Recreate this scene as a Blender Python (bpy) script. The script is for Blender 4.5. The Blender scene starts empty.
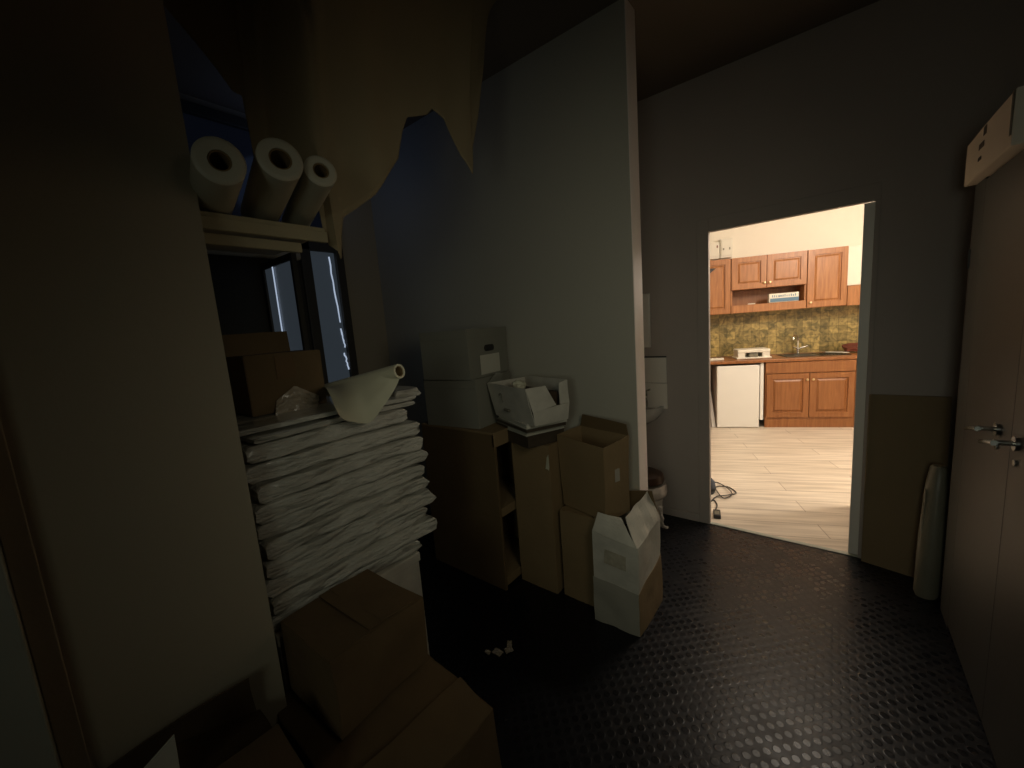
import bpy, bmesh, math, random
from mathutils import Vector, Matrix, noise
random.seed(4)
C = bpy.context.scene.collection
PI = math.pi
R = math.radians
V = Vector

# ------------------------------------------------------------------ materials
def nodes(name):
    m = bpy.data.materials.new(name); m.use_nodes = True
    nt = m.node_tree
    b = nt.nodes['Principled BSDF']
    return m, nt, b

def mat(name, col, rough=.6, metal=0., var=.12, vscale=6., bump=.0, bscale=60., coat=0., spec=.5, stretch=(1, 1, 1), trans=0., emis=None, estr=0.):
    m, nt, b = nodes(name)
    tc = nt.nodes.new('ShaderNodeTexCoord')
    mp = nt.nodes.new('ShaderNodeMapping'); mp.inputs['Scale'].default_value = stretch
    nt.links.new(tc.outputs['Object'], mp.inputs['Vector'])
    nz = nt.nodes.new('ShaderNodeTexNoise'); nz.inputs['Scale'].default_value = vscale; nz.inputs['Detail'].default_value = 5
    nt.links.new(mp.outputs[0], nz.inputs['Vector'])
    cr = nt.nodes.new('ShaderNodeMix'); cr.data_type = 'RGBA'
    cr.inputs[6].default_value = (*[c * (1 - var) for c in col], 1)
    cr.inputs[7].default_value = (*[min(1, c * (1 + var)) for c in col], 1)
    nt.links.new(nz.outputs['Fac'], cr.inputs[0])
    nt.links.new(cr.outputs[2], b.inputs['Base Color'])
    b.inputs['Roughness'].default_value = rough
    b.inputs['Metallic'].default_value = metal
    b.inputs['Specular IOR Level'].default_value = spec
    b.inputs['Coat Weight'].default_value = coat
    b.inputs['Transmission Weight'].default_value = trans
    if emis:
        b.inputs['Emission Color'].default_value = (*emis, 1)
        b.inputs['Emission Strength'].default_value = estr
    if bump:
        n2 = nt.nodes.new('ShaderNodeTexNoise'); n2.inputs['Scale'].default_value = bscale; n2.inputs['Detail'].default_value = 4
        nt.links.new(mp.outputs[0], n2.inputs['Vector'])
        bp = nt.nodes.new('ShaderNodeBump'); bp.inputs['Strength'].default_value = bump; bp.inputs['Distance'].default_value = .01
        nt.links.new(n2.outputs['Fac'], bp.inputs['Height'])
        nt.links.new(bp.outputs[0], b.inputs['Normal'])
    return m

def mat_wood(name, c1, c2, rough=.4):
    m, nt, b = nodes(name)
    tc = nt.nodes.new('ShaderNodeTexCoord')
    mp = nt.nodes.new('ShaderNodeMapping'); mp.inputs['Scale'].default_value = (14, 14, 1.2)
    nt.links.new(tc.outputs['Object'], mp.inputs['Vector'])
    nz = nt.nodes.new('ShaderNodeTexNoise'); nz.inputs['Scale'].default_value = 3; nz.inputs['Detail'].default_value = 8; nz.inputs['Distortion'].default_value = .6
    nt.links.new(mp.outputs[0], nz.inputs['Vector'])
    cr = nt.nodes.new('ShaderNodeValToRGB')
    cr.color_ramp.elements[0].position = .3; cr.color_ramp.elements[0].color = (*c1, 1)
    cr.color_ramp.elements[1].position = .7; cr.color_ramp.elements[1].color = (*c2, 1)
    nt.links.new(nz.outputs['Fac'], cr.inputs[0]); nt.links.new(cr.outputs[0], b.inputs['Base Color'])
    b.inputs['Roughness'].default_value = rough
    return m

def mat_studs():
    """black rubber sheet with rows of round raised studs"""
    m, nt, b = nodes('studded_rubber')
    N = nt.nodes.new; L = nt.links.new
    tc = N('ShaderNodeTexCoord'); mp = N('ShaderNodeMapping')
    mp.inputs['Rotation'].default_value = (0, 0, R(45)); s = 1 / .038
    mp.inputs['Scale'].default_value = (s, s, s)
    L(tc.outputs['Object'], mp.inputs['Vector'])
    fr = N('ShaderNodeVectorMath'); fr.operation = 'FRACTION'; L(mp.outputs[0], fr.inputs[0])
    sb = N('ShaderNodeVectorMath'); sb.operation = 'SUBTRACT'; L(fr.outputs[0], sb.inputs[0]); sb.inputs[1].default_value = (.5, .5, 0)
    ml = N('ShaderNodeVectorMath'); ml.operation = 'MULTIPLY'; L(sb.outputs[0], ml.inputs[0]); ml.inputs[1].default_value = (1, 1, 0)
    ln = N('ShaderNodeVectorMath'); ln.operation = 'LENGTH'; L(ml.outputs[0], ln.inputs[0])
    mr = N('ShaderNodeMapRange'); mr.interpolation_type = 'SMOOTHSTEP'
    mr.inputs['From Min'].default_value = .40; mr.inputs['From Max'].default_value = .31
    mr.inputs['To Min'].default_value = 0; mr.inputs['To Max'].default_value = 1
    L(ln.outputs['Value'], mr.inputs['Value'])
    nz = N('ShaderNodeTexNoise'); nz.inputs['Scale'].default_value = 9; L(tc.outputs['Object'], nz.inputs['Vector'])
    n3 = N('ShaderNodeTexNoise'); n3.inputs['Scale'].default_value = 90; L(tc.outputs['Object'], n3.inputs['Vector'])
    ad = N('ShaderNodeMath'); ad.operation = 'MULTIPLY_ADD'; L(n3.outputs['Fac'], ad.inputs[0]); ad.inputs[1].default_value = .5; L(mr.outputs[0], ad.inputs[2])
    bp = N('ShaderNodeBump'); bp.inputs['Strength'].default_value = .6; bp.inputs['Distance'].default_value = .0007
    L(ad.outputs[0], bp.inputs['Height']); L(bp.outputs[0], b.inputs['Normal'])
    rr = N('ShaderNodeMapRange'); L(nz.outputs['Fac'], rr.inputs['Value'])
    rr.inputs['From Min'].default_value = .3; rr.inputs['From Max'].default_value = .7
    rr.inputs['To Min'].default_value = .34; rr.inputs['To Max'].default_value = .44
    rs = N('ShaderNodeMath'); rs.operation = 'MULTIPLY_ADD'; L(mr.outputs[0], rs.inputs[0]); rs.inputs[1].default_value = -.12; L(rr.outputs[0], rs.inputs[2])
    L(rs.outputs[0], b.inputs['Roughness'])
    b.inputs['Base Color'].default_value = (.006, .006, .008, 1)
    b.inputs['Specular IOR Level'].default_value = .32
    return m

def mat_planks():
    m, nt, b = nodes('pale_laminate')
    N = nt.nodes.new; L = nt.links.new
    tc = N('ShaderNodeTexCoord'); mp = N('ShaderNodeMapping')
    mp.inputs['Rotation'].default_value = (0, 0, R(-22.3))
    L(tc.outputs['Object'], mp.inputs['Vector'])
    m2 = N('ShaderNodeMapping'); m2.inputs['Scale'].default_value = (1.2, 15, 1); L(mp.outputs[0], m2.inputs['Vector'])
    nz = N('ShaderNodeTexNoise'); nz.inputs['Scale'].default_value = 1.6; nz.inputs['Detail'].default_value = 7; L(m2.outputs[0], nz.inputs['Vector'])
    br = N('ShaderNodeTexBrick'); L(mp.outputs[0], br.inputs['Vector'])
    br.inputs['Scale'].default_value = 1; br.inputs['Brick Width'].default_value = 1.2; br.inputs['Row Height'].default_value = .19
    br.inputs['Mortar Size'].default_value = .0025; br.inputs['Color1'].default_value = (.66, .58, .49, 1); br.inputs['Color2'].default_value = (.60, .52, .43, 1)
    br.inputs['Mortar'].default_value = (.3, .24, .19, 1)
    cr = N('ShaderNodeValToRGB'); cr.color_ramp.elements[0].position = .32; cr.color_ramp.elements[0].color = (.78, .76, .74, 1)
    cr.color_ramp.elements[1].position = .65; cr.color_ramp.elements[1].color = (1.12, 1.12, 1.1, 1)
    L(nz.outputs['Fac'], cr.inputs[0])
    mx = N('ShaderNodeMix'); mx.data_type = 'RGBA'; mx.blend_type = 'MULTIPLY'; mx.inputs[0].default_value = 1
    L(br.outputs['Color'], mx.inputs[6]); L(cr.outputs[0], mx.inputs[7]); L(mx.outputs[2], b.inputs['Base Color'])
    b.inputs['Roughness'].default_value = .42
    return m

def mat_tiles():
    m, nt, b = nodes('mottled_olive_tile')
    N = nt.nodes.new; L = nt.links.new
    tc = N('ShaderNodeTexCoord'); mp = N('ShaderNodeMapping'); mp.inputs['Rotation'].default_value = (R(90), 0, 0)
    L(tc.outputs['Object'], mp.inputs['Vector'])
    br = N('ShaderNodeTexBrick'); L(mp.outputs[0], br.inputs['Vector']); br.offset = 0
    br.inputs['Scale'].default_value = 1; br.inputs['Brick Width'].default_value = .1; br.inputs['Row Height'].default_value = .1
    br.inputs['Mortar Size'].default_value = .002; br.inputs['Color1'].default_value = (.37, .275, .105, 1); br.inputs['Color2'].default_value = (.17, .13, .05, 1)
    br.inputs['Mortar'].default_value = (.12, .09, .03, 1)
    nz = N('ShaderNodeTexNoise'); nz.inputs['Scale'].default_value = 13; nz.inputs['Detail'].default_value = 6; nz.inputs['Distortion'].default_value = 1.2; L(tc.outputs['Object'], nz.inputs['Vector'])
    cr = N('ShaderNodeValToRGB'); cr.color_ramp.elements[0].position = .34; cr.color_ramp.elements[0].color = (.42, .45, .40, 1)
    cr.color_ramp.elements[1].position = .68; cr.color_ramp.elements[1].color = (1.55, 1.5, 1.35, 1)
    L(nz.outputs['Fac'], cr.inputs[0])
    mx = N('ShaderNodeMix'); mx.data_type = 'RGBA'; mx.blend_type = 'MULTIPLY'; mx.inputs[0].default_value = 1
    L(br.outputs['Color'], mx.inputs[6]); L(cr.outputs[0], mx.inputs[7]); L(mx.outputs[2], b.inputs['Base Color'])
    b.inputs['Roughness'].default_value = .35
    return m

M = dict(
    wall=mat('painted_wall', (.40, .345, .25), .8, var=.05, vscale=2, bump=.05, bscale=90),
    wall_dark=mat('dim_painted_wall', (.45, .39, .35), .85, var=.06, vscale=2),
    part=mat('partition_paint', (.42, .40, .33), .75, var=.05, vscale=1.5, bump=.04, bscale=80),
    endface=mat('partition_end_lit', (.92, .82, .76), .6, var=.04),  # paler and pinker than the partition: kitchen light put into the colour
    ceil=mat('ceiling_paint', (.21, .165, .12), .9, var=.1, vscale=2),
    kwall=mat('cream_paint', (.84, .78, .67), .8, var=.02),
    trim=mat('grey_gloss_paint', (.40, .42, .36), .45, var=.05),
    leaf=mat('door_paint', (.86, .83, .76), .45, var=.04),
    rubber=mat_studs(), planks=mat_planks(), tiles=mat_tiles(),
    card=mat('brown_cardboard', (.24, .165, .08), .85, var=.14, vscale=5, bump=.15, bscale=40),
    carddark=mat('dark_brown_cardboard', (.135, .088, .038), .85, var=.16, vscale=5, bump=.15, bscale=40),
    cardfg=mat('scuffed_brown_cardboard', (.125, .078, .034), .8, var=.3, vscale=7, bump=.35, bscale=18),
    cardwhite=mat('white_cardboard', (.54, .51, .43), .8, var=.28, vscale=11, bump=.2, bscale=30),
    cardgrey=mat('grey_archive_board', (.24, .235, .19), .8, var=.08, vscale=5),
    label=mat('paper_label', (.60, .58, .48), .8, var=.04),
    ink=mat('faded_ink', (.17, .16, .12), .8, var=.4, vscale=60),
    tape=mat('brown_packing_tape', (.16, .10, .05), .25, var=.1, coat=.5),
    cleartape=mat('clear_packing_tape', (.46, .43, .36), .15, var=.1, coat=1),
    wrap=mat('crinkled_plastic_wrap', (.50, .485, .42), .28, var=.14, vscale=9, bump=.9, bscale=22, coat=.8, stretch=(1.5, .5, 2.2)),
    film=mat('clear_crinkled_film', (.42, .36, .27), .12, var=.3, vscale=30, bump=1., bscale=45, coat=1),
    paper=mat('off_white_paper', (.60, .58, .43), .75, var=.05, vscale=4, bump=.05, bscale=8),
    canvas=mat('cream_dust_sheet', (.33, .265, .155), .9, var=.12, vscale=2.5, bump=.12, bscale=12),
    rollp=mat('white_roll_film', (.50, .47, .36), .5, var=.06, bump=.05, bscale=30),
    core=mat('cardboard_core', (.20, .13, .055), .8, var=.1),
    shelfw=mat('cream_painted_board', (.42, .36, .22), .6, var=.06),
    chrome=mat('chrome', (.75, .74, .70), .16, metal=1, var=.02),
    black=mat('black_plastic', (.012, .012, .014), .4, var=.1),
    slate=mat('slate_fabric', (.06, .07, .09), .8, var=.2),
    ceramic=mat('white_ceramic', (.62, .60, .56), .15, var=.02, coat=.6),
    tilew=mat('white_wall_tile', (.80, .74, .66), .3, var=.03),
    white=mat('white_enamel', (.74, .72, .68), .35, var=.02),
    whitep=mat('white_plastic', (.74, .70, .60), .45, var=.04),
    brass=mat('pale_knob', (.75, .60, .36), .3, metal=.8, var=.03),
    oak=mat_wood('honey_oak', (.28, .105, .032), (.43, .185, .066)),
    oakd=mat_wood('deep_oak', (.20, .068, .018), (.31, .125, .04)),
    worktop=mat('brown_worktop', (.13, .07, .03), .25, var=.25, vscale=40),
    steel=mat('dark_sink', (.05, .04, .03), .25, metal=.6, var=.1),
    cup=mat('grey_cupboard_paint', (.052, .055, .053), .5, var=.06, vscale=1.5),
    board=mat('dark_hardboard', (.26, .185, .10), .8, var=.12, vscale=3),
    binlid=mat('dark_brown_plastic', (.07, .035, .02), .4, var=.1),
    bag=mat('white_bin_bag', (.60, .54, .48), .35, var=.12, vscale=25, bump=.7, bscale=30, coat=.3),
    night=mat('night_glass', (.006, .009, .018), .12, var=.3, vscale=2, emis=(.12, .16, .28), estr=.012),  # faint blue emission stands for the night outside
    pane=mat('frosted_pane', (.05, .07, .10), .3, var=.4, vscale=4, emis=(.30, .38, .47), estr=.065),  # own glow put in for light coming through from outside
    streak=mat('streak_glow', (.2, .25, .3), .4, var=.4, vscale=30, emis=(.62, .74, .95), estr=.6),  # emission stands in for streaks of light on the glass
    blind=mat('brown_blind', (.035, .03, .02), .8, var=.1),
    frame=mat('dark_window_frame', (.05, .045, .035), .6, var=.1),
    blue=mat('blue_print', (.10, .20, .30), .5, var=.1),
    magd=mat('dark_printed_paper', (.06, .045, .03), .5, var=.4, vscale=30),
    red=mat('red_cloth', (.13, .03, .015), .8, var=.1),
)

for n_ in M['wrap'].node_tree.nodes:
    if n_.bl_idname == 'ShaderNodeBump': n_.inputs['Distance'].default_value = .03

# ------------------------------------------------------------------ mesh helpers
def box(bm, x0, x1, y0, y1, z0, z1):
    vs = [bm.verts.new(p) for p in ((x0, y0, z0), (x1, y0, z0), (x1, y1, z0), (x0, y1, z0), (x0, y0, z1), (x1, y0, z1), (x1, y1, z1), (x0, y1, z1))]
    for f in ((0, 3, 2, 1), (4, 5, 6, 7), (0, 1, 5, 4), (1, 2, 6, 5), (2, 3, 7, 6), (3, 0, 4, 7)):
        bm.faces.new([vs[i] for i in f])
    return vs

def slab(bm, a, b, c, d, t=.004, n=6):
    """thin sheet of board through four corners, n x n cells, thickness t"""
    a, b, c, d = V(a), V(b), V(c), V(d)
    nrm = ((b - a).cross(d - a)).normalized() * t * .5
    g = []
    for s in (1, -1):
        g.append([[bm.verts.new((a * (1 - u / n) + b * (u / n)) * (1 - v / n) + (d * (1 - u / n) + c * (u / n)) * (v / n) + nrm * s) for u in range(n + 1)] for v in range(n + 1)])
    for v in range(n):
        for u in range(n):
            bm.faces.new([g[0][v][u], g[0][v][u + 1], g[0][v + 1][u + 1], g[0][v + 1][u]])
            bm.faces.new([g[1][v][u], g[1][v + 1][u], g[1][v + 1][u + 1], g[1][v][u + 1]])
    rim = [(0, u) for u in range(n)] + [(v, n) for v in range(n)] + [(n, u) for u in range(n, 0, -1)] + [(v, 0) for v in range(n, 0, -1)]
    for k in range(len(rim)):
        p, q = rim[k], rim[(k + 1) % len(rim)]
        bm.faces.new([g[0][q[0]][q[1]], g[0][p[0]][p[1]], g[1][p[0]][p[1]], g[1][q[0]][q[1]]])

def lathe(bm, prof, n=32, axis='z', closed=False):
    rings = []
    for r, h in prof:
        rings.append([bm.verts.new((r * math.cos(2 * PI * k / n), r * math.sin(2 * PI * k / n), h)) for k in range(n)])
    m = len(rings)
    for i in range(m if closed else m - 1):
        A, B = rings[i], rings[(i + 1) % m]
        for k in range(n):
            bm.faces.new([A[k], A[(k + 1) % n], B[(k + 1) % n], B[k]])
    if not closed:
        if prof[0][0] > 1e-5: bm.faces.new(rings[0][::-1])
        if prof[-1][0] > 1e-5: bm.faces.new(rings[-1])

def tube(bm, pts, r, n=8):
    pts = [V(p) for p in pts]; rings = []
    for i, p in enumerate(pts):
        d = (pts[min(i + 1, len(pts) - 1)] - pts[max(i - 1, 0)]).normalized()
        u = d.orthogonal().normalized() if i == 0 else (u - d * u.dot(d)).normalized()
        w = d.cross(u)
        rr = r[i] if isinstance(r, (list, tuple)) else r
        rings.append([bm.verts.new(p + (u * math.cos(2 * PI * k / n) + w * math.sin(2 * PI * k / n)) * rr) for k in range(n)])
    for A, B in zip(rings, rings[1:]):
        for k in range(n): bm.faces.new([A[k], A[(k + 1) % n], B[(k + 1) % n], B[k]])
    bm.faces.new(rings[0][::-1]); bm.faces.new(rings[-1])

def smooth_curve(pts, k=8):
    pts = [V(p) for p in pts]; out = []
    P = [pts[0]] + pts + [pts[-1]]
    for i in range(1, len(P) - 2):
        for j in range(k):
            t = j / k; a, b, c, d = P[i - 1:i + 3]
            out.append(.5 * ((2 * b) + (c - a) * t + (2 * a - 5 * b + 4 * c - d) * t * t + (3 * b - a - 3 * c + d) * t ** 3))
    out.append(pts[-1]); return out

def crumple(bm, amp, scale=6., seed=0.):
    for v in bm.verts:
        v.co += noise.noise_vector(v.co * scale + V((seed, seed * 1.7, -seed))) * amp

def bevel(bm, w, seg=2):
    bmesh.ops.recalc_face_normals(bm, faces=bm.faces)
    bmesh.ops.bevel(bm, geom=[e for e in bm.edges], offset=w, segments=seg, affect='EDGES', profile=.5, clamp_overlap=True)

def obj(name, bm, m, parent=None, smooth=False, loc=None, rz=0.):
    bmesh.ops.recalc_face_normals(bm, faces=bm.faces)
    me = bpy.data.meshes.new(name); bm.to_mesh(me); bm.free()
    if smooth:
        for p in me.polygons: p.use_smooth = True
        try: me.set_sharp_from_angle(angle=R(40))
        except Exception: pass
    me.materials.append(m)
    o = bpy.data.objects.new(name, me); C.objects.link(o)
    if parent: o.parent = parent
    if loc is not None: o.location = loc
    o.rotation_euler.z = rz
    return o

def tag(o, label, cat, group=None, kind=None):
    if label: o['label'] = label
    if cat: o['category'] = cat
    if group: o['group'] = group
    if kind: o['kind'] = kind
    return o

def thing(name, label, cat, loc=(0, 0, 0), rz=0., group=None):
    o = bpy.data.objects.new(name, None); o.empty_display_size = .05; C.objects.link(o)
    o.location = loc; o.rotation_euler.z = rz
    return tag(o, label, cat, group)

def B(*boxes, bev=0., seg=2):
    bm = bmesh.new()
    for b in boxes: box(bm, *b)
    if bev: bevel(bm, bev, seg)
    return bm

def struct(name, bm, m, parent=None):
    o = obj(name, bm, m, parent)
    if not parent: o['kind'] = 'structure'
    return o

# ------------------------------------------------------------------ room shell
CZ = 2.95
struct('floor', B((-3.1, 1.3, -1.7, 2.93, -.1, 0)), M['rubber'])
struct('floor_kitchen', B((-3.4, 3.4, 2.93, 8.2, -.1, 0)), M['planks'])
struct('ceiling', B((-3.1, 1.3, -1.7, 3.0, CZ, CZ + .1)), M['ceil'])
# wall holding the doorway
DX0, DX1, DZ = -.647, .155, 2.01
struct('wall_front', B((-2.2, DX0, 2.93, 2.962, 0, CZ), (DX1, 1.15, 2.93, 2.962, 0, CZ), (DX0, DX1, 2.93, 2.962, DZ, CZ)), M['wall_dark'])
struct('wall_right', B((1.15, 1.25, -1.6, 3.0, 0, CZ)), M['wall_dark'])
struct('wall_back', B((-3.1, 1.25, -1.7, -1.6, 0, CZ)), M['wall'])
struct('wall_left', B((-3.03, -1.25, -1.6, .355, 0, CZ)), M['wall'])
struct('wall_partition', B((-2.93, -.790, 2.0, 2.11, 0, CZ)), M['part'])
struct('trim_1', B((-.790, -.786, 1.998, 2.112, 0, CZ)), M['endface'])  # thin sheet on the end face, its kitchen light put into the colour
struct('wall_far_left', B((-3.03, -2.93, .355, 2.11, 0, .75), (-3.03, -2.93, .355, .50, .75, CZ), (-3.03, -2.93, 1.68, 2.11, .75, CZ), (-3.03, -2.93, .50, 1.68, 2.9, CZ)), M['wall'])
struct('wall_nook', B((-2.3, -2.2, 2.11, 3.0, 0, CZ)), M['wall_dark'])
# door casing and baseboard
struct('trim_2', B((DX0 - .07, DX0, 2.922, 2.93, 0, DZ + .085), (DX0, DX1 + .02, 2.922, 2.93, DZ, DZ + .085), (DX1, DX1 + .02, 2.922, 2.93, 0, DZ), bev=.002), M['wall_dark'])
struct('baseboard_front', B((-2.2, DX0 - .07, 2.918, 2.93, 0, .06), bev=.003), M['wall_dark'])
struct('trim_3', B((-1.249, -1.20, -.9, -.066, 0, 2.3), bev=.003), M['trim'])
struct('trim_5', B((-1.249, -1.240, -.065, -.028, 0, 2.36), bev=.002), M['wall'])
struct('trim_4', B((DX0, DX1, 2.925, 2.955, 0, .006), bev=.002), M['trim'])
# open door leaf folded back into the kitchen, edge towards us
d1 = bpy.data.objects.new('door_1', None); C.objects.link(d1); d1['kind'] = 'structure'
d1.location = (.1105, 2.938, 0); d1.rotation_euler.z = R(-2.4)
obj('door_leaf', B((0, .044, 0, .76, .012, 2.005), bev=.001), M['leaf'], d1)
bm = bmesh.new(); tube(bm, [(.042, .70, 1.0), (.09, .70, 1.0), (.095, .69, 1.0), (.095, .58, 1.0)], .008)
obj('door_handle', bm, M['chrome'], d1, True)

# window in the recess
w1 = bpy.data.objects.new('window_1', None); C.objects.link(w1); w1['kind'] = 'structure'
X = -2.94
obj('window_frame', B((X, X + .05, .50, 1.68, .75, .82), (X, X + .05, .50, 1.68, 2.84, 2.9), (X, X + .05, .50, .56, .82, 2.84), (X, X + .05, 1.62, 1.68, .82, 2.84),
    (X, X + .045, 1.365, 1.435, .82, 2.84), (X, X + .045, .56, 1.62, 2.14, 2.23), bev=.004), M['frame'], w1)
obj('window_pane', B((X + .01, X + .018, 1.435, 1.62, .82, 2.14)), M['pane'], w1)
obj('window_blind', B((X + .01, X + .018, .56, 1.365, .82, 2.14)), M['blind'], w1)
obj('blind_roll', B((X + .02, X + .07, .57, 1.36, 2.06, 2.13), bev=.02), M['wall'], w1)
obj('window_pane', B((X + .01, X + .018, .56, 1.62, 2.23, 2.84)), M['night'], w1)
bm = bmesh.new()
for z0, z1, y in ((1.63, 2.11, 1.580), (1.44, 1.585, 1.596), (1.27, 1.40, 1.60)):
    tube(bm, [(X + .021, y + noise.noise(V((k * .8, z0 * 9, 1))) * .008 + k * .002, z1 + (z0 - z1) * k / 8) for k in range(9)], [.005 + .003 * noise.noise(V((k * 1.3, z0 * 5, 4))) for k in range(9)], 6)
obj('pane_streak', bm, M['streak'], w1)  # glowing tubes put in for the bright streaks on the pane
# sash opened inwards, at a right angle to the window
obj('window_sash', B((-2.90, -2.45, 1.10, 1.13, 1.98, 2.02), (-2.90, -2.45, 1.10, 1.13, .86, .90), (-2.90, -2.87, 1.10, 1.13, .90, 1.98), (-2.48, -2.45, 1.10, 1.13, .90, 1.98), bev=.003), M['frame'], w1)
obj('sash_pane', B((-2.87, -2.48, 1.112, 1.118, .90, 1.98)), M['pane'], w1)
obj('sash_streak', B((-2.745, -2.735, 1.104, 1.108, .90, 1.98)), M['streak'], w1)  # added glowing strip, a painted streak of light on the sash pane

# ------------------------------------------------------------------ cartons
def carton(name, label, w, d, h, loc, rz, m, flaps=None, t=.005, amp=.004, taper=0., seed=1., group=None, closed=False, flare=(0, 0)):
    """w along x, d along y; flaps: side -> (angle from upright, + outwards, length)"""
    o = thing(name, label, 'cardboard box', loc, rz, group)
    bm = bmesh.new()
    x0, x1, y0, y1 = -w / 2, w / 2, -d / 2, d / 2
    b = taper
    P = dict(a=(x0 + b, y0 + b, 0), b=(x1 - b, y0 + b, 0), c=(x1 - b, y1 - b, 0), d=(x0 + b, y1 - b, 0),
             e=(x0, y0, h), f=(x1, y0, h), g=(x1, y1, h), h=(x0, y1, h))
    for q in ('abcd', 'abfe', 'bcgf', 'cdhg', 'daeh'): slab(bm, *[P[k] for k in q], t=t)
    if closed: slab(bm, P['e'], P['f'], P['g'], P['h'], t=t)
    crumple(bm, amp, 5, seed)
    obj('box_body', bm, m, o)
    edges = dict(front=(P['e'], P['f'], V((0, -1, 0))), back=(P['g'], P['h'], V((0, 1, 0))), left=(P['h'], P['e'], V((-1, 0, 0))), right=(P['f'], P['g'], V((1, 0, 0))))
    for s, (ang, ln) in (flaps or {}).items():
        p, q, n = edges[s]; p, q = V(p), V(q)
        dr = n * math.sin(R(ang)) * ln + V((0, 0, math.cos(R(ang)) * ln))
        if ang <= -85: dr.z += (.004 if s in ('front', 'back') else .001)
        ins = (q - p) * .012
        bm = bmesh.new(); slab(bm, p + ins, q - ins, q - ins * 1.6 + dr, p + ins * 1.6 + dr, t=t * .8)
        crumple(bm, amp, 5, seed)
        obj('flap', bm, m, o)
    return o

def decal(parent, name, x0, x1, z0, z1, y, m, side='front', lift=.002):
    bm = bmesh.new()
    if side == 'front': box(bm, x0, x1, y - lift, y - lift + .0015, z0, z1)
    elif side == 'right': box(bm, y + lift - .0015, y + lift, x0, x1, z0, z1)
    elif side == 'top': box(bm, x0, x1, z0, z1, y + lift - .0015, y + lift)
    return obj(name, bm, m, parent)

# ------------------------------------------------------------------ stack of wrapped boards
base = thing('packing_crate', 'tall plain white box under the stack of plastic-wrapped packs', 'box', (-1.60, .66, 0))
bm = B((-.29, .29, -.28, .262, 0, .575), bev=.006)
obj('crate_body', bm, M['cardwhite'], base)
obj('crate_lid', B((-.295, .295, -.285, .267, .575, .612), bev=.004), M['cardwhite'], base)
NP = 10
z = .614
ords = ['lowest', 'second lowest', 'third from the bottom', 'fourth from the bottom', 'fifth from the bottom', 'fifth from the top', 'fourth from the top', 'third from the top', 'second from the top', 'topmost']
def pillow(hx, y0, y1, h, seed, wr=.009, nx=14, ny=44):
    """flat pack in film: rounded edges, crinkled, ends pinched"""
    bm = bmesh.new(); cy, hy = (y0 + y1) / 2, (y1 - y0) / 2
    prof = 10
    rows = []
    for j in range(ny + 1):
        v = -1 + 2 * j / ny
        pinch = 1 - max(0, (abs(v) - .95) / .05) ** 2 * .38
        y = cy + hy * v
        sag = noise.noise(V((y * 4, 1.3, 0))) * .0055
        row = []
        for k in range(4 * prof):
            a = 2 * PI * k / (4 * prof)
            cx = math.copysign(abs(math.cos(a)) ** .10, math.cos(a)); cz = math.copysign(abs(math.sin(a)) ** .2, math.sin(a))
            p = V((hx * cx, y, h / 2 * cz * pinch + sag * (.3 + .7 * abs(cx))))
            q = V((p.x * 6, p.y * 7 + seed * 3, p.z * 26 + seed * 5))
            n1 = noise.noise(q) ; n2 = noise.noise(V((p.x * 22, p.y * 15, p.z * 70 + seed * 9)))
            out = V((cx, 0, cz * .25))
            n3 = noise.noise(V((p.y * 3 + seed, p.z * 40 + p.y * 9, seed * 2)))
            p += out * (n1 * wr + n2 * wr * .6 + n3 * wr)
            if v > .8: p.y += noise.noise(V((p.x * 9, seed, p.z * 60))) * .02
            row.append(bm.verts.new(p))
        rows.append(row)
    K = 4 * prof
    for A, D in zip(rows, rows[1:]):
        for k in range(K): bm.faces.new([A[k], A[(k + 1) % K], D[(k + 1) % K], D[k]])
    bm.faces.new(rows[0][::-1]); bm.faces.new(rows[-1])
    return bm
for i in range(NP):
    h = .0605 + random.uniform(-.005, .006)
    y0 = -.288 + random.uniform(-.0, .012); y1 = .325 + random.uniform(-.022, .03)
    if i < 1: y1 = .28
    if i in (1, 2, 3): y1 += .02
    if i == NP - 1: y1 -= .01
    t = thing('wrapped_board_pack', 'white board pack in crinkled clear plastic, %s in the stack' % ords[i], 'wrapped pack', (-1.60 + random.uniform(-.012, .012), .66, z + h / 2), R(random.uniform(-1.2, 1.2)), 'plastic-wrapped board packs in the stack')
    obj('plastic_wrap', pillow(.292, y0, y1, h * .985, i * 1.37), M['wrap'], t, True)
    bm = bmesh.new()   # sealed end tail of the bag
    n = 10; g = []
    for a in range(5):
        g.append([bm.verts.new((-.25 + .5 * k / n, y1 - .004 + a * .006, noise.noise(V((k * .9, i * 3.3, a * .5))) * .012 - a * .003)) for k in range(n + 1)])
    for a in range(4):
        for k in range(n): bm.faces.new([g[a][k], g[a][k + 1], g[a + 1][k + 1], g[a + 1][k]])
    obj('sealed_end', bm, M['wrap'], t, True)
    z += h
ztop = z
# loose thin packs and film on the top
for k, (hx, ya, yb, hh, rz, dx, lab) in enumerate(((.27, -.27, .33, .020, 3, .01, 'thin flat pack of white board lying directly on the wrapped stack'), (.24, -.27, .36, .018, -4, .02, 'thin plastic-bagged sheet pack on top of the stack, bulging end at right'))):
    t = thing('thin_board_pack', lab, 'wrapped pack', (-1.60 + dx, .66, ztop + .011 + k * .024), R(rz))
    obj('plastic_wrap', pillow(hx, ya, yb, hh, 20 + k * 2.1, wr=.004), M['wrap'], t, True)
    if k:
        bm = pillow(.09, .29, .40, .035, 31, wr=.008, ny=18); bm.transform(Matrix.Translation((.12, 0, .016))); obj('bunched_film', bm, M['wrap'], t, True)
ztt = ztop + .046
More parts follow.
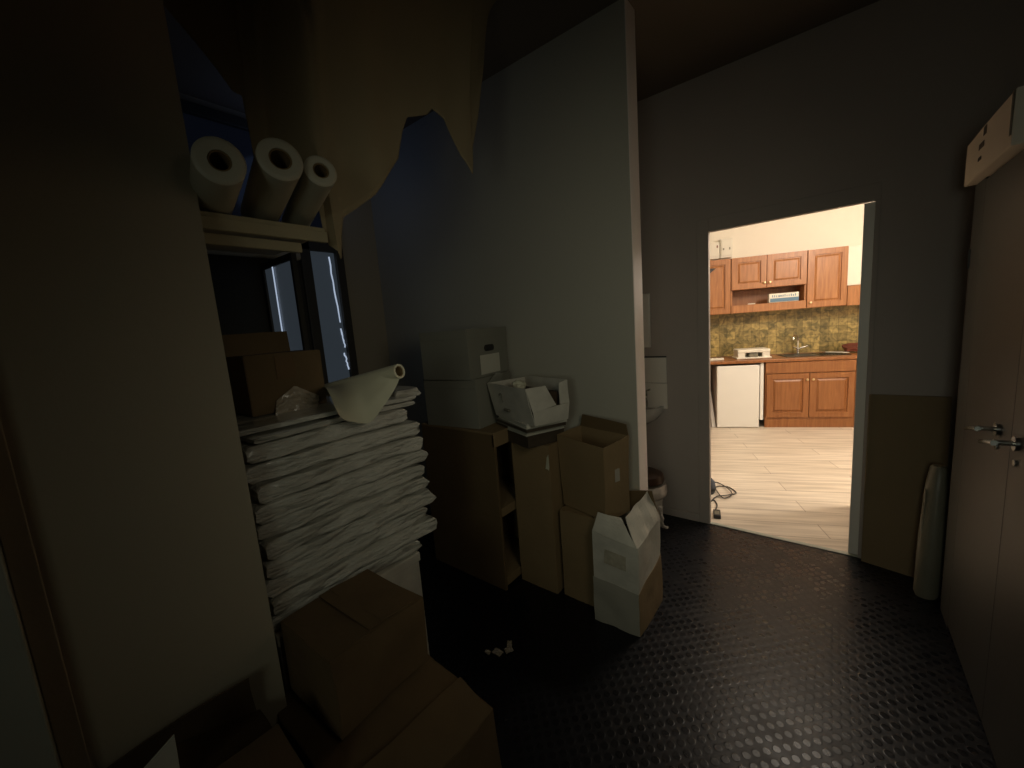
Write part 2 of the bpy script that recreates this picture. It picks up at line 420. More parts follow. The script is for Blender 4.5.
# cardboard box at the rear of the stack top
cb = carton('cardboard_box', 'closed brown cardboard box standing on the plastic-wrapped stack below the shelf', .24, .255, .205, (-1.66, .615, ztt + .003), 0, M['carddark'], closed=True, amp=.003, seed=9, flaps=dict(left=(4, .085), right=(-90, .12)))
decal(cb, 'tape', -.035, .03, .115, .20, .12, M['tape'], 'right', .004)
bm = bmesh.new(); n = 14; g = []
for a in range(n + 1):
    g.append([bm.verts.new((.127 + noise.noise(V((a * .7, k * .6, 3))) * .009 + .02 * (1 - a / n), -.05 + .15 * k / n - .02 * (1 - a / n), -.01 + .095 * a / n * (1 - .5 * abs(k / n - .45) * 2))) for k in range(n + 1)])
for a in range(n):
    for k in range(n): bm.faces.new([g[a][k], g[a][k + 1], g[a + 1][k + 1], g[a + 1][k]])
obj('film_scrap', bm, M['film'], cb, True)

# paper roll with hanging sheet on the stack edge
pr = thing('paper_roll', 'small roll of off-white paper with a loose sheet hanging over the stack front', 'paper roll', (0, 0, 0))
ax0, ax1 = V((-1.60, .785, ztt + .042)), V((-1.195, .850, ztt + .115))
pr.location = ax0
d = (ax1 - ax0); L_ = d.length; q = d.to_track_quat('Z', 'Y').to_matrix().to_4x4()
bm = bmesh.new(); lathe(bm, [(.019, 0), (.026, 0), (.026, L_), (.019, L_)], closed=True); bm.transform(q); obj('roll', bm, M['paper'], pr, True)
bm = bmesh.new(); lathe(bm, [(.016, .004), (.0189, .004), (.0189, L_ - .003), (.016, L_ - .003)], closed=True); bm.transform(q); obj('core', bm, M['core'], pr, True)
bot = [V(p) for p in ((-1.262, .625, ztt + .065), (-1.245, .640, ztt - .005), (-1.238, .672, ztt - .032), (-1.236, .735, ztt - .048), (-1.225, .790, ztt + .0), (-1.20, .826, ztt + .055), (-1.19, .842, ztt + .088))]
botc = smooth_curve(bot, 5)
bm = bmesh.new(); n = 30; g = []
for k in range(n + 1):
    u = k / n; a = ax0.lerp(ax1, u); pb_ = botc[round(u * (len(botc) - 1))]
    tan = V((.10, -.995, 0)); row = []
    for j in range(n + 1):
        v = j / n
        if v < .2:
            ang = PI * .5 * (1 - v / .2 * .75); p = a + tan * math.cos(ang) * .0275 + V((0, 0, math.sin(ang) * .0275))
        else:
            w_ = (v - .2) / .8; p0 = a + tan * math.cos(PI * .125) * .0275 + V((0, 0, math.sin(PI * .125) * .0275))
            p = p0.lerp(pb_, w_); p.z += math.sin(PI * w_) * .018 * (1 - u * .8); p += V((.7, -.5, 0)) * noise.noise(V((u * 4, w_ * 3, 5))) * .014 * w_
        row.append(bm.verts.new(p - ax0))
    g.append(row)
for j in range(n):
    for k in range(n): bm.faces.new([g[j][k], g[j][k + 1], g[j + 1][k + 1], g[j + 1][k]])
obj('hanging_sheet', bm, M['paper'], pr, True)

# ------------------------------------------------------------------ wall shelf, rolls, dust sheet
sh = thing('wall_shelf', 'cream wooden shelf on the left wall carrying three white rolls', 'shelf', (-1.30, .355, 1.80))
obj('shelf_board', B((-.40, 0, .002, .348, .042, .062), bev=.003), M['shelfw'], sh)
obj('shelf_lip', B((-.012, .004, .002, .352, .016, .050), bev=.003), M['shelfw'], sh)
obj('shelf_rail', B((-.05, -.03, .002, .28, -.016, .014), bev=.003), M['shelfw'], sh)
obj('bracket', B((-.34, -.06, .002, .03, -.016, .042), bev=.003), M['shelfw'], sh)
def roll(label, end, foot, r, rc, ln=.38):
    end, foot = V(end), V(foot); ax = (foot - end).normalized()
    t = thing('film_roll', label, 'roll', end, 0, 'rolls on the wall shelf')
    q = ax.to_track_quat('Z', 'Y').to_matrix().to_4x4()
    bm = bmesh.new(); lathe(bm, [(rc, 0), (r * .8, -.001), (r - .004, 0), (r, .004), (r, ln - .004), (r - .004, ln), (rc, ln)], n=40, closed=True); bm.transform(q); obj('roll', bm, M['rollp'], t, True)
    bm = bmesh.new(); lathe(bm, [(rc - .004, .003), (rc - .0003, .003), (rc - .0003, ln - .003), (rc - .004, ln - .003)], n=32, closed=True); bm.transform(q); obj('core', bm, M['core'], t, True)
    return t
ROLLS = [('thick white roll at the wall end of the shelf, leftmost of three', (-1.08, .361, 1.915), (-1.40, .430, 1.915), .051, .023),
         ('thickest white roll in the middle of the shelf, highest end', (-1.08, .494, 1.953), (-1.45, .572, 1.916), .052, .026),
         ('thinner white roll at the free end of the shelf', (-1.08, .595, 1.950), (-1.45, .680, 1.906), .041, .0205)]
for l, e, f_, r, rc in ROLLS: roll(l, e, f_, r, rc)

# dust sheet hanging from the ceiling; lower hem follows a ragged outline
hem = [(.352, 2.53), (.414, 2.444), (.554, 2.279), (.585, 2.278), (.590, 2.02), (.60, 2.02), (.68, 2.02), (.694, 1.96), (.702, 1.86), (.729, 1.75), (.745, 1.83), (.764, 1.902), (.81, 1.935), (.872, 1.985), (.94, 2.07), (1.0, 2.14), (1.033, 2.243), (1.06, 2.30), (1.165, 2.345), (1.19, 2.375), (1.255, 2.357), (1.29, 2.30), (1.33, 2.24), (1.417, 2.184), (1.425, 2.30), (1.48, 2.45), (1.52, 2.60), (1.538, 2.67), (1.56, 2.80), (1.60, 2.94)]
def hemz(y):
    for (a, za), (b, zb) in zip(hem, hem[1:]):
        if a <= y <= b: return za + (zb - za) * (y - a) / (b - a)
    return hem[-1][1]
bm = bmesh.new(); g = []; NY, NZ = 200, 40
for i in range(NY + 1):
    y = .352 + (1.60 - .352) * i / NY; zb = hemz(y); col = []
    xb = -1.25
    if y < .70: k = max(0, min(1, (.70 - y) / .06)); xb = -1.25 - .19 * k * k * (3 - 2 * k)
    for j in range(NZ + 1):
        v = j / NZ; zz = zb + (2.945 - zb) * v
        w = math.sin(y * 17 + zz * 2.2) * .007 + math.sin(y * 38 - zz * 3) * .003 + noise.noise(V((y * 5, zz * 2.5, 1))) * .030
        w *= (.35 + .65 * (1 - v))
        x = xb + w + (.10 * (v ** 2)) - .02
        if y < .72: x = min(x, -1.25) if zz > 2.04 else min(x, -1.31)
        col.append(bm.verts.new((x, y, zz)))
    g.append(col)
for i in range(NY):
    for j in range(NZ): bm.faces.new([g[i][j], g[i + 1][j], g[i + 1][j + 1], g[i][j + 1]])
ds = obj('dust_sheet', bm, M['canvas'], None, True)
so = ds.modifiers.new('s', 'SOLIDIFY'); so.thickness = .0025
tag(ds, 'large cream dust sheet with a ragged hem hanging from the ceiling behind the rolls', 'sheet')

# ------------------------------------------------------------------ shelf unit and boxes by the partition
bk = thing('shelf_unit', 'low brown shelf unit, open side to the right, carrying two grey archive boxes', 'shelf unit', (-1.73, 1.775, 0))
wd, dp, hh = .305, .21, .925
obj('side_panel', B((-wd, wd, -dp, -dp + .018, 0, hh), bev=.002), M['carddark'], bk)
obj('side_panel', B((-wd, wd, dp - .018, dp, 0, hh), bev=.002), M['card'], bk)
obj('back_panel', B((-wd, -wd + .012, -dp + .018, dp - .018, 0, hh)), M['card'], bk)
obj('top_panel', B((-wd, wd + .002, -dp, dp, hh, hh + .012), (wd - .014, wd + .002, -dp, dp, hh - .07, hh), bev=.002), M['card'], bk)
for zz in (.02, .44): obj('shelf', B((-wd + .012, wd - .004, -dp + .018, dp - .018, zz, zz + .05), bev=.002), M['card'], bk)

def archive(label, cx, cy, z0, rz, w, d, h, lab, m):
    o = carton('archive_box', label, w, d, h, (cx, cy, z0), rz, m, amp=.002, closed=True, seed=z0 * 7, t=.004)
    obj('box_lid', B((-w / 2 - .004, w / 2 + .004, -d / 2 - .004, d / 2 + .004, h + .001, h + .008), (w / 2 + .002, w / 2 + .005, -d / 2, d / 2, h - .045, h + .002), (-w / 2, w / 2, -d / 2 - .005, -d / 2 - .002, h - .045, h + .002), bev=.001), m, o)
    bm = bmesh.new(); pts = []
    for k in range(24):
        a = 2 * PI * k / 24; pts.append(bm.verts.new((w / 2 + .0075, (.030 if math.cos(a) > 0 else -.030) * (1 if abs(math.cos(a)) > .01 else 0) + .018 * math.cos(a), h * .60 + .019 * math.sin(a))))
    bm.faces.new(pts); r_ = bmesh.ops.extrude_face_region(bm, geom=bm.faces[:])
    for v in r_['geom']:
        if isinstance(v, bmesh.types.BMVert): v.co.x -= .004
    if lab:
        obj('handle_hole', bm, M['black'], o)
        decal(o, 'paper_label', -.10, .10, .012, .125, w / 2, M['label'], 'right', .007)
    else: bm.free()
    return o
c7, s7 = math.cos(R(7)), math.sin(R(7))
def ctr(px_, py_, w, d, r): c, s = math.cos(r), math.sin(r); return px_ - w / 2 * c - d / 2 * s, py_ - w / 2 * s + d / 2 * c
# front right corner given
x_, y_ = ctr(-1.555, 1.60, .40, .36, R(7)); archive('grey archive box in the middle of the pile, under the labelled one', x_, y_, .938, R(6), .40, .35, .278, False, M['cardgrey'])
x_, y_ = ctr(-1.575, 1.580, .35, .40, R(7)); archive('grey archive box on top, with hand hole and white paper label', x_, y_, 1.226, R(7), .35, .40, .272, True, M['cardgrey'])

b2 = carton('cardboard_box', 'tall closed brown cardboard box right of the shelf unit, under the printed papers', .25, .29, .855, (-1.288, 1.848, 0), 0, M['card'], closed=True, amp=.005, seed=3)
x_, y_ = ctr(-1.17, 1.60, .37, .27, R(-20)); x_ += .0; 
# printed papers pile
zz = .862
for k in range(4):
    hgt = (.065, .026, .024, .024)[k]
    nm = ('black', 'cream', 'grey', 'white')[k]
    t = thing('printed_paper_pile', ['bundle of dark printed papers, lowest under the open white box', 'cream folded paper just above the dark printed bundle', 'grey flat paper bundle, second below the open white box', 'white flat card directly beneath the open white box'][k], 'papers', ((-1.285, -1.285, -1.32, -1.31)[k], 1.765, zz), R(-20 - 2 * k))
    a_ = (.105, .105, .18, .18)[k]
    obj('cover', B((-a_, a_, -.125, .125, hgt - .004, hgt), (-a_, a_, -.125, .125, 0, .003), bev=.001), (M['magd'], M['label'], M['cardgrey'], M['cardwhite'])[k], t)
    obj('pages', B((-a_ + .004, a_ - .004, -.121, .122, .003, hgt - .004)), (M['magd'], M['label'], M['magd'], M['label'])[k], t)
    zz += hgt + .0005
# open white box
wb = thing('cardboard_box', 'open white cardboard box with torn notched side, on the printed papers', 'cardboard box', (-1.303, 1.762, zz), R(-20))
bm = bmesh.new()
bx0, bx1, by0, by1 = -.175, .215, -.125, .085
tx0, tx1, ty0, ty1, th = -.208, .190, -.155, .11, .19
slab(bm, (bx0, by0, 0), (bx1, by0, 0), (bx1, by1, 0), (bx0, by1, 0))
slab(bm, (bx0, by0, 0), (bx1, by0, 0), (tx1, ty0, th), (tx0, ty0, th))
slab(bm, (bx0, by1, 0), (bx1, by1, 0), (tx1, ty1, th + .01), (tx0, ty1, th + .01))
slab(bm, (bx0, by0, 0), (bx0, by1, 0), (tx0, ty1, th), (tx0, ty0, th))
# right side with a V notch
slab(bm, (bx1, by0, 0), (bx1, by1, 0), (bx1 + .005, by1 + .01, .085), (bx1 + .005, by0 - .012, .075))
slab(bm, (bx1 + .005, by0 - .012, .07), (bx1 + .005, .01, .085), (tx1, -.03, th), (tx1, ty0, th))
slab(bm, (bx1 + .005, .035, .085), (bx1 + .005, by1 + .01, .085), (tx1, ty1, th + .01), (tx1, .055, th))
crumple(bm, .003, 8, 2); obj('box_body', bm, M['cardwhite'], wb)
bm = bmesh.new(); slab(bm, (tx0, ty0 + .01, th), (tx0, ty0 + .10, th), (tx0 + .05, ty0 + .08, th + .05), (tx0 + .03, ty0 + .05, th + .055)); obj('flap', bm, M['cardgrey'], wb)
bm = bmesh.new(); tube(bm, [(-.055, -.142, .052), (-.045, -.142, .052), (.0, -.142, .050), (.010, -.142, .050)], [.004, .008, .008, .004], 8)  # ink-coloured oval stands for the dark hand hole
tube(bm, smooth_curve([(-.085, -.150, .125), (-.075, -.152, .138), (-.055, -.152, .136), (-.06, -.149, .11), (-.055, -.147, .092)], 4), .0022, 6)
obj('faded_print', bm, M['ink'], wb)
# crumpled paper ball inside
bm = bmesh.new(); bmesh.ops.create_icosphere(bm, subdivisions=4, radius=.036)
for v in bm.verts: v.co *= 1 + .35 * noise.noise(v.co * 30) ; v.co.z *= .8
pb = obj('crumpled_paper', bm, M['paper'], None, False, (-1.35, 1.73, zz + .175)); tag(pb, 'crumpled pale paper lying inside the open white box', 'paper')
bm = bmesh.new()
pf = obj('dark_filler_block', B((-.16, .18, -.10, .065, 0, .145), bev=.02), mat('dark_filler', (.05, .03, .015), .9, var=.4, vscale=25, bump=.5), None, False, (-1.305, 1.762, zz + .006), R(-20)); tag(pf, 'dark brown filler block put in to darken the open white box', 'filler')  # raised and darkened so the inside of the box reads dark

# boxes with the big open one
b3 = carton('cardboard_box', 'closed brown cardboard box on the floor behind the white taped box', .215, .265, .50, (-1.022, 1.857, 0), 0, M['card'], closed=True, amp=.006, seed=5)
ob = thing('cardboard_box', 'open brown cardboard box with dark inside and raised back flap, above the white taped box', 'cardboard box', (-.972, 1.835, .508), R(-16))
bm = bmesh.new(); w2, d2, h2 = .152, .09, .385
slab(bm, (-w2, -d2, 0), (w2, -d2, 0), (w2, d2, 0), (-w2, d2, 0))
slab(bm, (-w2, -d2, 0), (w2, -d2, 0), (w2 + .01, -d2 - .01, h2), (-w2 - .012, -d2 - .01, h2 + .01))
slab(bm, (w2, -d2, 0), (w2, d2, 0), (w2 + .01, d2, h2 + .02), (w2 + .01, -d2 - .01, h2))
slab(bm, (-w2, d2, 0), (w2, d2, 0), (w2 + .01, d2, h2 + .02), (-w2 - .02, d2, h2 + .02))
slab(bm, (-w2, -d2, 0), (-w2, d2, 0), (-w2 - .02, d2, h2 + .02), (-w2 - .012, -d2 - .01, h2 + .01))
crumple(bm, .004, 6, 8); obj('box_body', bm, M['card'], ob)
bm = bmesh.new(); slab(bm, (-w2 - .02, d2, h2 + .02), (w2 + .01, d2, h2 + .02), (w2 + .0, d2 + .0, h2 + .075), (-w2 - .0, d2 + .0, h2 + .09)); crumple(bm, .004, 6, 8); obj('flap', bm, M['carddark'], ob)
decal(ob, 'paper_strip', -.02, .015, .19, .34, w2 + .006, M['cleartape'], 'right', .003)
# torn white scrap wedged between
bm = bmesh.new(); slab(bm, (-.018, 0, 0), (.012, 0, -.01), (.006, .005, .075), (-.012, 0, .055), t=.002); crumple(bm, .008, 30, 1)
tag(obj('paper_scrap', bm, M['paper'], None, False, (-1.166, 1.69, .74), R(-20)), 'torn white paper scrap wedged between the two brown boxes', 'paper')

# white taped box in front
wt = thing('cardboard_box', 'tall worn white cardboard box on the floor at the partition end, top flaps open', 'cardboard box', (-.785, 1.80, 0))
x0, x1, y0, y1, h = -.115, .113, -.152, .155, .45
bm = bmesh.new()
for q in (((x0, y0, 0), (x1, y0, 0), (x1, y1, 0), (x0, y1, 0)), ((x0, y0, 0), (x1, y0, 0), (x1, y0, h), (x0 + .006, y0, h + .03)), ((x1, y0, 0), (x1, y1, 0), (x1, y1, h + .02), (x1, y0, h)),
          ((x1, y1, 0), (x0, y1, 0), (x0, y1, h + .02), (x1, y1, h + .02)), ((x0, y1, 0), (x0, y0, 0), (x0 + .006, y0, h + .03), (x0, y1, h + .02))): slab(bm, *q, n=10)
crumple(bm, .007, 9, 6); obj('box_body', bm, M['cardwhite'], wt)
bm = bmesh.new(); slab(bm, (x1, y0, h), (x0 + .006, y0, h + .03), (x0 + .03, y0 + .02, h + .125), (x1 - .10, y0 + .06, h + .10)); crumple(bm, .007, 9, 6); obj('flap', bm, M['cardwhite'], wt)
bm = bmesh.new(); slab(bm, (x1, y0, h), (x1, y1, h + .02), (x1 - .055, y1 - .0, h + .16), (x1 - .075, y0 + .05, h + .11), n=10); crumple(bm, .010, 14, 6); obj('flap', bm, M['cardwhite'], wt)
bm = bmesh.new(); slab(bm, (x0, y1, h + .02), (x1, y1, h + .02), (x1 - .03, y1 - .01, h + .16), (x0 + .02, y1 - .01, h + .13)); crumple(bm, .007, 9, 6); obj('flap', bm, M['carddark'], wt)
obj('dark_inside_block', B((x0 + .02, x1 - .02, y0 + .03, y1 - .02, .02, h - .05)), M['carddark'], wt)  # added dark block stands for the shaded inside of the open box
tapeb = bmesh.new(); slab(tapeb, (x1 + .003, y0 - .003, .0), (x1 + .003, y1 + .003, .0), (x1 + .003, y1 + .003, .27), (x1 + .003, y0 - .003, .22), t=.0015, n=10); crumple(tapeb, .007, 9, 6)
obj('tape_band', tapeb, M['card'], wt)
tapeb = bmesh.new(); slab(tapeb, (x0 - .002, y0 - .0035, .0), (x1 + .003, y0 - .0035, .0), (x1 + .003, y0 - .0035, .22), (x0 - .002, y0 - .0035, .235), t=.0015, n=10); crumple(tapeb, .007, 9, 6)
obj('tape_band', tapeb, mat('grey_film_band', (.36, .34, .28), .3, var=.15, coat=.4), wt)
lb = bmesh.new(); slab(lb, (x0 + .06, y0 - .004, .33), (x1 - .055, y0 - .004, .325), (x1 - .055, y0 - .004, .395), (x0 + .065, y0 - .004, .40), t=.0015); crumple(lb, .007, 9, 6)
obj('faded_print', lb, mat('faded_print_patch', (.40, .36, .27), .8, var=.35, vscale=50), wt)

# ------------------------------------------------------------------ foreground cartons
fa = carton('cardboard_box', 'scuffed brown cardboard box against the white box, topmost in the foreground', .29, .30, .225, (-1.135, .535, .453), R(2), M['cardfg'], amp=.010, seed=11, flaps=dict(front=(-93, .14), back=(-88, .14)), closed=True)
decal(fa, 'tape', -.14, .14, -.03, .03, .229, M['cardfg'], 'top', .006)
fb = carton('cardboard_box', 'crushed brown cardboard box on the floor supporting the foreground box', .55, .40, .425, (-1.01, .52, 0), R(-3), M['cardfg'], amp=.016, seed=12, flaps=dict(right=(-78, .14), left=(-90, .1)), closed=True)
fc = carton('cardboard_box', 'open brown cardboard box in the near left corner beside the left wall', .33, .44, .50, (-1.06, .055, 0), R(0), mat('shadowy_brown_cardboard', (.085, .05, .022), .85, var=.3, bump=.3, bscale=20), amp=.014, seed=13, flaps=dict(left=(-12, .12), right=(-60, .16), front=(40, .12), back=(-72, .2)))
bm = bmesh.new(); slab(bm, (0, -.10, 0), (0, .085, 0), (0, .094, .26), (0, -.10, .155), t=.003); crumple(bm, .003, 12, 2)
wc = obj('white_card', bm, M['cardwhite'], None, False, (-1.08, .00, .43)); tag(wc, 'white triangular card sticking up from the near left cardboard box', 'card')

# small crumpled film patches standing in for glints on the black floor
for k, (x, y) in enumerate(((-1.18, 1.20), (-1.14, 1.235), (-1.165, 1.27), (-1.22, 1.175))):
    bm = bmesh.new(); r_ = .022 - k * .003
    n = 6; g = [[bm.verts.new(((u / n - .5) * r_ * 2, (v / n - .5) * r_ * 1.4, .006 + .008 * abs(noise.noise(V((u * .8 + k * 5, v * .9, 2)))))) for u in range(n + 1)] for v in range(n + 1)]
    for v in range(n):
        for u in range(n): bm.faces.new([g[v][u], g[v][u + 1], g[v + 1][u + 1], g[v + 1][u]])
    o = obj('floor_glint', bm, M['film'], None, False, (x, y, 0), k * 1.1)
    so = o.modifiers.new('s', 'SOLIDIFY'); so.thickness = .006; so.offset = -1
    tag(o, 'small shiny patch standing in for a glint on the black studded floor', 'glint', 'painted glints on the black floor')

# ------------------------------------------------------------------ nook behind the partition
st = thing('splash_tile', 'upper white wall tile above the small hand basin', 'tile', (-1.02, 2.93, 1.015))
obj('tile_face', B((-.20, .091, -.010, -.001, 0, .185), bev=.002), M['tilew'], st)
obj('dark_edge', B((-.20, .091, -.011, -.001, .187, .195)), M['black'], st)
st = thing('splash_tile', 'lower white wall tile directly behind the basin tap', 'tile', (-1.02, 2.93, .825))
obj('tile_face', B((-.20, .093, -.010, -.001, 0, .186), bev=.002), M['tilew'], st)
mc = thing('wall_cabinet', 'slim white cabinet on the wall above the basin tiles', 'cabinet', (-1.19, 2.93, 1.275))
obj('cabinet_body', B((-.16, .155, -.018, -.001, 0, .39), bev=.003), M['tilew'], mc)
obj('cabinet_door', B((-.158, .153, -.028, -.019, .003, .387), bev=.003), M['tilew'], mc)
bs = thing('hand_basin', 'small white wall-hung hand basin with chrome tap behind the partition', 'basin', (-1.13, 2.918, .80))
bm = bmesh.new(); n = 28
def brow(sc, z_, dep=1.): return [bm.verts.new((.18 * sc * math.cos(PI + PI * k / (n)) , -.002 - .23 * dep * abs(math.sin(PI * k / n)) ** .8, z_)) for k in range(n + 1)]
rows = [brow(.45, -.09, .45), brow(.75, -.05, .75), brow(.97, 0, .97), brow(1, .035), brow(1., .045), brow(.86, .045, .86), brow(.8, .01, .8), brow(.4, -.035, .5)]
for A, D in zip(rows, rows[1:]):
    for k in range(n): bm.faces.new([A[k], A[k + 1], D[k + 1], D[k]])
bm.faces.new(rows[0][::-1]); bm.faces.new(rows[-1])
obj('bowl', bm, M['ceramic'], bs, True)
bm = bmesh.new(); tube(bm, smooth_curve([(.07, -.05, .04), (.07, -.05, .10), (.07, -.08, .125), (.07, -.12, .11)]), .010, 10); obj('tap_spout', bm, M['chrome'], bs, True)
bm = bmesh.new(); tube(bm, [(.07, -.05, .11), (.07, -.045, .16), (.10, -.05, .175)], .009, 10); obj('tap_lever', bm, M['chrome'], bs, True)
bm = bmesh.new(); tube(bm, smooth_curve([(0, -.08, -.08), (0, -.08, -.2), (0, -.06, -.25), (0, -.01, -.25)]), .014, 10); obj('drain_pipe', bm, M['chrome'], bs, True)
bn = thing('waste_bin', 'white waste bin with dark brown lid and bin bag folded over its rim', 'bin', (-1.03, 2.72, 0))
bm = bmesh.new(); lathe(bm, [(.095, 0), (.10, .01), (.125, .30), (.128, .31), (.120, .31), (.092, .015)], n=36); obj('bucket', bm, M['tilew'], bn, True)
bm = bmesh.new()
prof = [(.124, .315), (.140, .322), (.147, .30), (.150, .26), (.143, .235), (.132, .225)]
lathe(bm, prof[::-1], n=60)
for v in bm.verts:
    a = math.atan2(v.co.y, v.co.x); k = noise.noise(V((math.cos(a) * 3, math.sin(a) * 3, v.co.z * 12))) * .012
    v.co.x *= 1 + k * 3; v.co.y *= 1 + k * 3; v.co.z += noise.noise(V((a * 3, 4, 0))) * .018
obj('bin_bag', bm, M['bag'], bn, True)
bm = bmesh.new(); lathe(bm, [(.128, .335), (.130, .35), (.12, .385), (.08, .405), (.0001, .41)], n=36); obj('bin_lid', bm, M['binlid'], bn, True)
bm = bmesh.new(); tube(bm, smooth_curve([(.12, -.06, .18), (.135, -.07, .10), (.13, -.04, .03), (.16, -.02, .02)]), [.012] * 24 + [.004], 8); crumple(bm, .01, 40, 3); obj('bag_tail', bm, M['bag'], bn)

# ------------------------------------------------------------------ right side
hb = thing('hardboard_panel', 'brown hardboard panel leaning on the wall right of the doorway', 'panel', (.325, 2.87, 0))
bm = bmesh.new(); slab(bm, (-.155, .03, 0), (.155, -.045, 0), (.155, .045, .985), (-.155, .045, .985), t=.012, n=4)
obj('panel_face', bm, M['board'], hb)
obj('taped_edge', B((-.157, -.149, .020, .050, .4, .98)), M['board'], hb)
tr = thing('wrapped_tube', 'long pale tube wrapped in plastic leaning in the corner by the cupboard', 'tube', (.408, 2.69, 0))
bm = bmesh.new(); lathe(bm, [(.036, 0), (.046, .02), (.047, .30), (.042, .55), (.034, .655), (.026, .667), (.0001, .668)], n=26)
for v in bm.verts:
    v.co += V((1, 1, 0)) * noise.noise(v.co * 14) * .008
    v.co.x += v.co.z * .03; v.co.y += v.co.z * .10
obj('wrapping', bm, mat('pale_tube_wrap', (.24, .22, .165), .4, var=.15, vscale=10, bump=.3, bscale=20), tr, True)
bm = bmesh.new(); tube(bm, [(-.040 + .03 * z_, -.022 + .1 * z_, z_) for z_ in (.3, .36, .42, .48, .55)], .004, 6); obj('loose_film_edge', bm, M['film'], tr)

CX = .445
cp = thing('storage_cupboard', 'tall grey storage cupboard along the right wall with two chrome lever handles', 'cupboard', (CX, 2.60, 0))
# local y negative runs towards the camera
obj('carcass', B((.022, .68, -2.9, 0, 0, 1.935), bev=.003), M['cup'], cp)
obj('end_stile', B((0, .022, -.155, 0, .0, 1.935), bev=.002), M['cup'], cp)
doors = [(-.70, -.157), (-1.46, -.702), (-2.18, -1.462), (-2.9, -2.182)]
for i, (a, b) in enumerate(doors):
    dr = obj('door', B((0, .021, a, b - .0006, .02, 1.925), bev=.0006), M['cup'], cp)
    if i < 2:
        yc = (-.585, -.765)[i]; zc = 1.04
        bm = bmesh.new()
        tube(bm, [(-.001, yc, zc), (-.010, yc, zc)], .022, 20); tube(bm, [(-.006, yc, zc), (-.050, yc, zc)], .0085, 12)
        tube(bm, [(-.050, yc - .012, zc), (-.052, yc + .05, zc - .012), (-.052, yc + .115, zc - .030), (-.046, yc + .128, zc - .032)], [.0085, .0075, .007, .006], 10)
        obj('lever_handle', bm, M['chrome'], dr, True)
        bm = bmesh.new(); tube(bm, [(-.001, yc, zc - .06), (-.006, yc, zc - .06)], .010, 14); obj('keyhole_plate', bm, M['chrome'], dr, True)
bm = B((-.004, .012, -.012, .004, 1.60, 1.68), bev=.001); obj('hinge', bm, M['black'], cp)
# box on the cupboard
tb = carton('cardboard_box', 'pale cardboard box with small dark stamps lying on top of the cupboard', .36, .585, .158, (CX + .150, 2.305, 1.939), 0, mat('pale_cardboard', (.95, .82, .66), .8, var=.06), amp=.003, closed=True, seed=21)
bm = bmesh.new()
slab(bm, (-.18, .13, .160), (-.18, .25, .160), (-.14, .24, .20), (-.14, .15, .215), t=.003)
obj('flap', bm, M['card'], tb)
bm = bmesh.new(); slab(bm, (-.18, -.12, .160), (-.18, .08, .160), (-.13, .07, .19), (-.13, -.10, .195), t=.003); obj('flap', bm, M['card'], tb)
def leftdecal(name, ya, yb, za, zb, m): return obj(name, B((-.1855, -.184, ya, yb, za, zb)), m, tb)
leftdecal('printed_mark', .02, .085, .085, .105, M['tape'])
leftdecal('printed_mark', .045, .085, .045, .058, M['tape'])
leftdecal('printed_mark', .0, .035, .122, .152, M['tape'])
leftdecal('tape', -.290, -.270, .03, .158, M['ink'])

# ------------------------------------------------------------------ kitchen (rotated frame)
KR = R(22.3); KO = V((-.647, 5.806, 0)); KS = V((math.cos(KR), math.sin(KR), 0)); KN = V((-math.sin(KR), math.cos(KR), 0))
def kp(s, t=0, z=0): p = KO + KS * s + KN * t; return (p.x, p.y, z)
def kthing(name, label, cat, s, t=0, z=0, group=None): return thing(name, label, cat, kp(s, t, z), KR, group)
WT = .60
def kstruct(name, bm, m): o = obj(name, bm, m, None, False, KO, KR); o['kind'] = 'structure'; return o
kstruct('wall_kitchen_back', B((-2.6, 3.2, WT + .0, WT + .1, 0, 2.9)), M['kwall'])
kstruct('wall_kitchen_tiles', B((-2.6, 3.2, WT - .008, WT, .87, 1.46)), M['tiles'])
struct('wall_kitchen_left', B((-3.0, -2.9, 3.0, 6.5, 0, 2.9)), M['kwall'])
struct('wall_kitchen_right', B((2.9, 3.0, 3.0, 7.9, 0, 2.9)), M['kwall'])
struct('wall_kitchen_near', B((-3.0, -2.2, 2.93, 3.0, 0, 2.9), (1.25, 3.0, 2.93, 3.0, 0, 2.9)), M['kwall'])
struct('ceiling_kitchen', B((-3.0, 3.0, 3.0, 8.0, 2.9, 3.0)), M['kwall'])

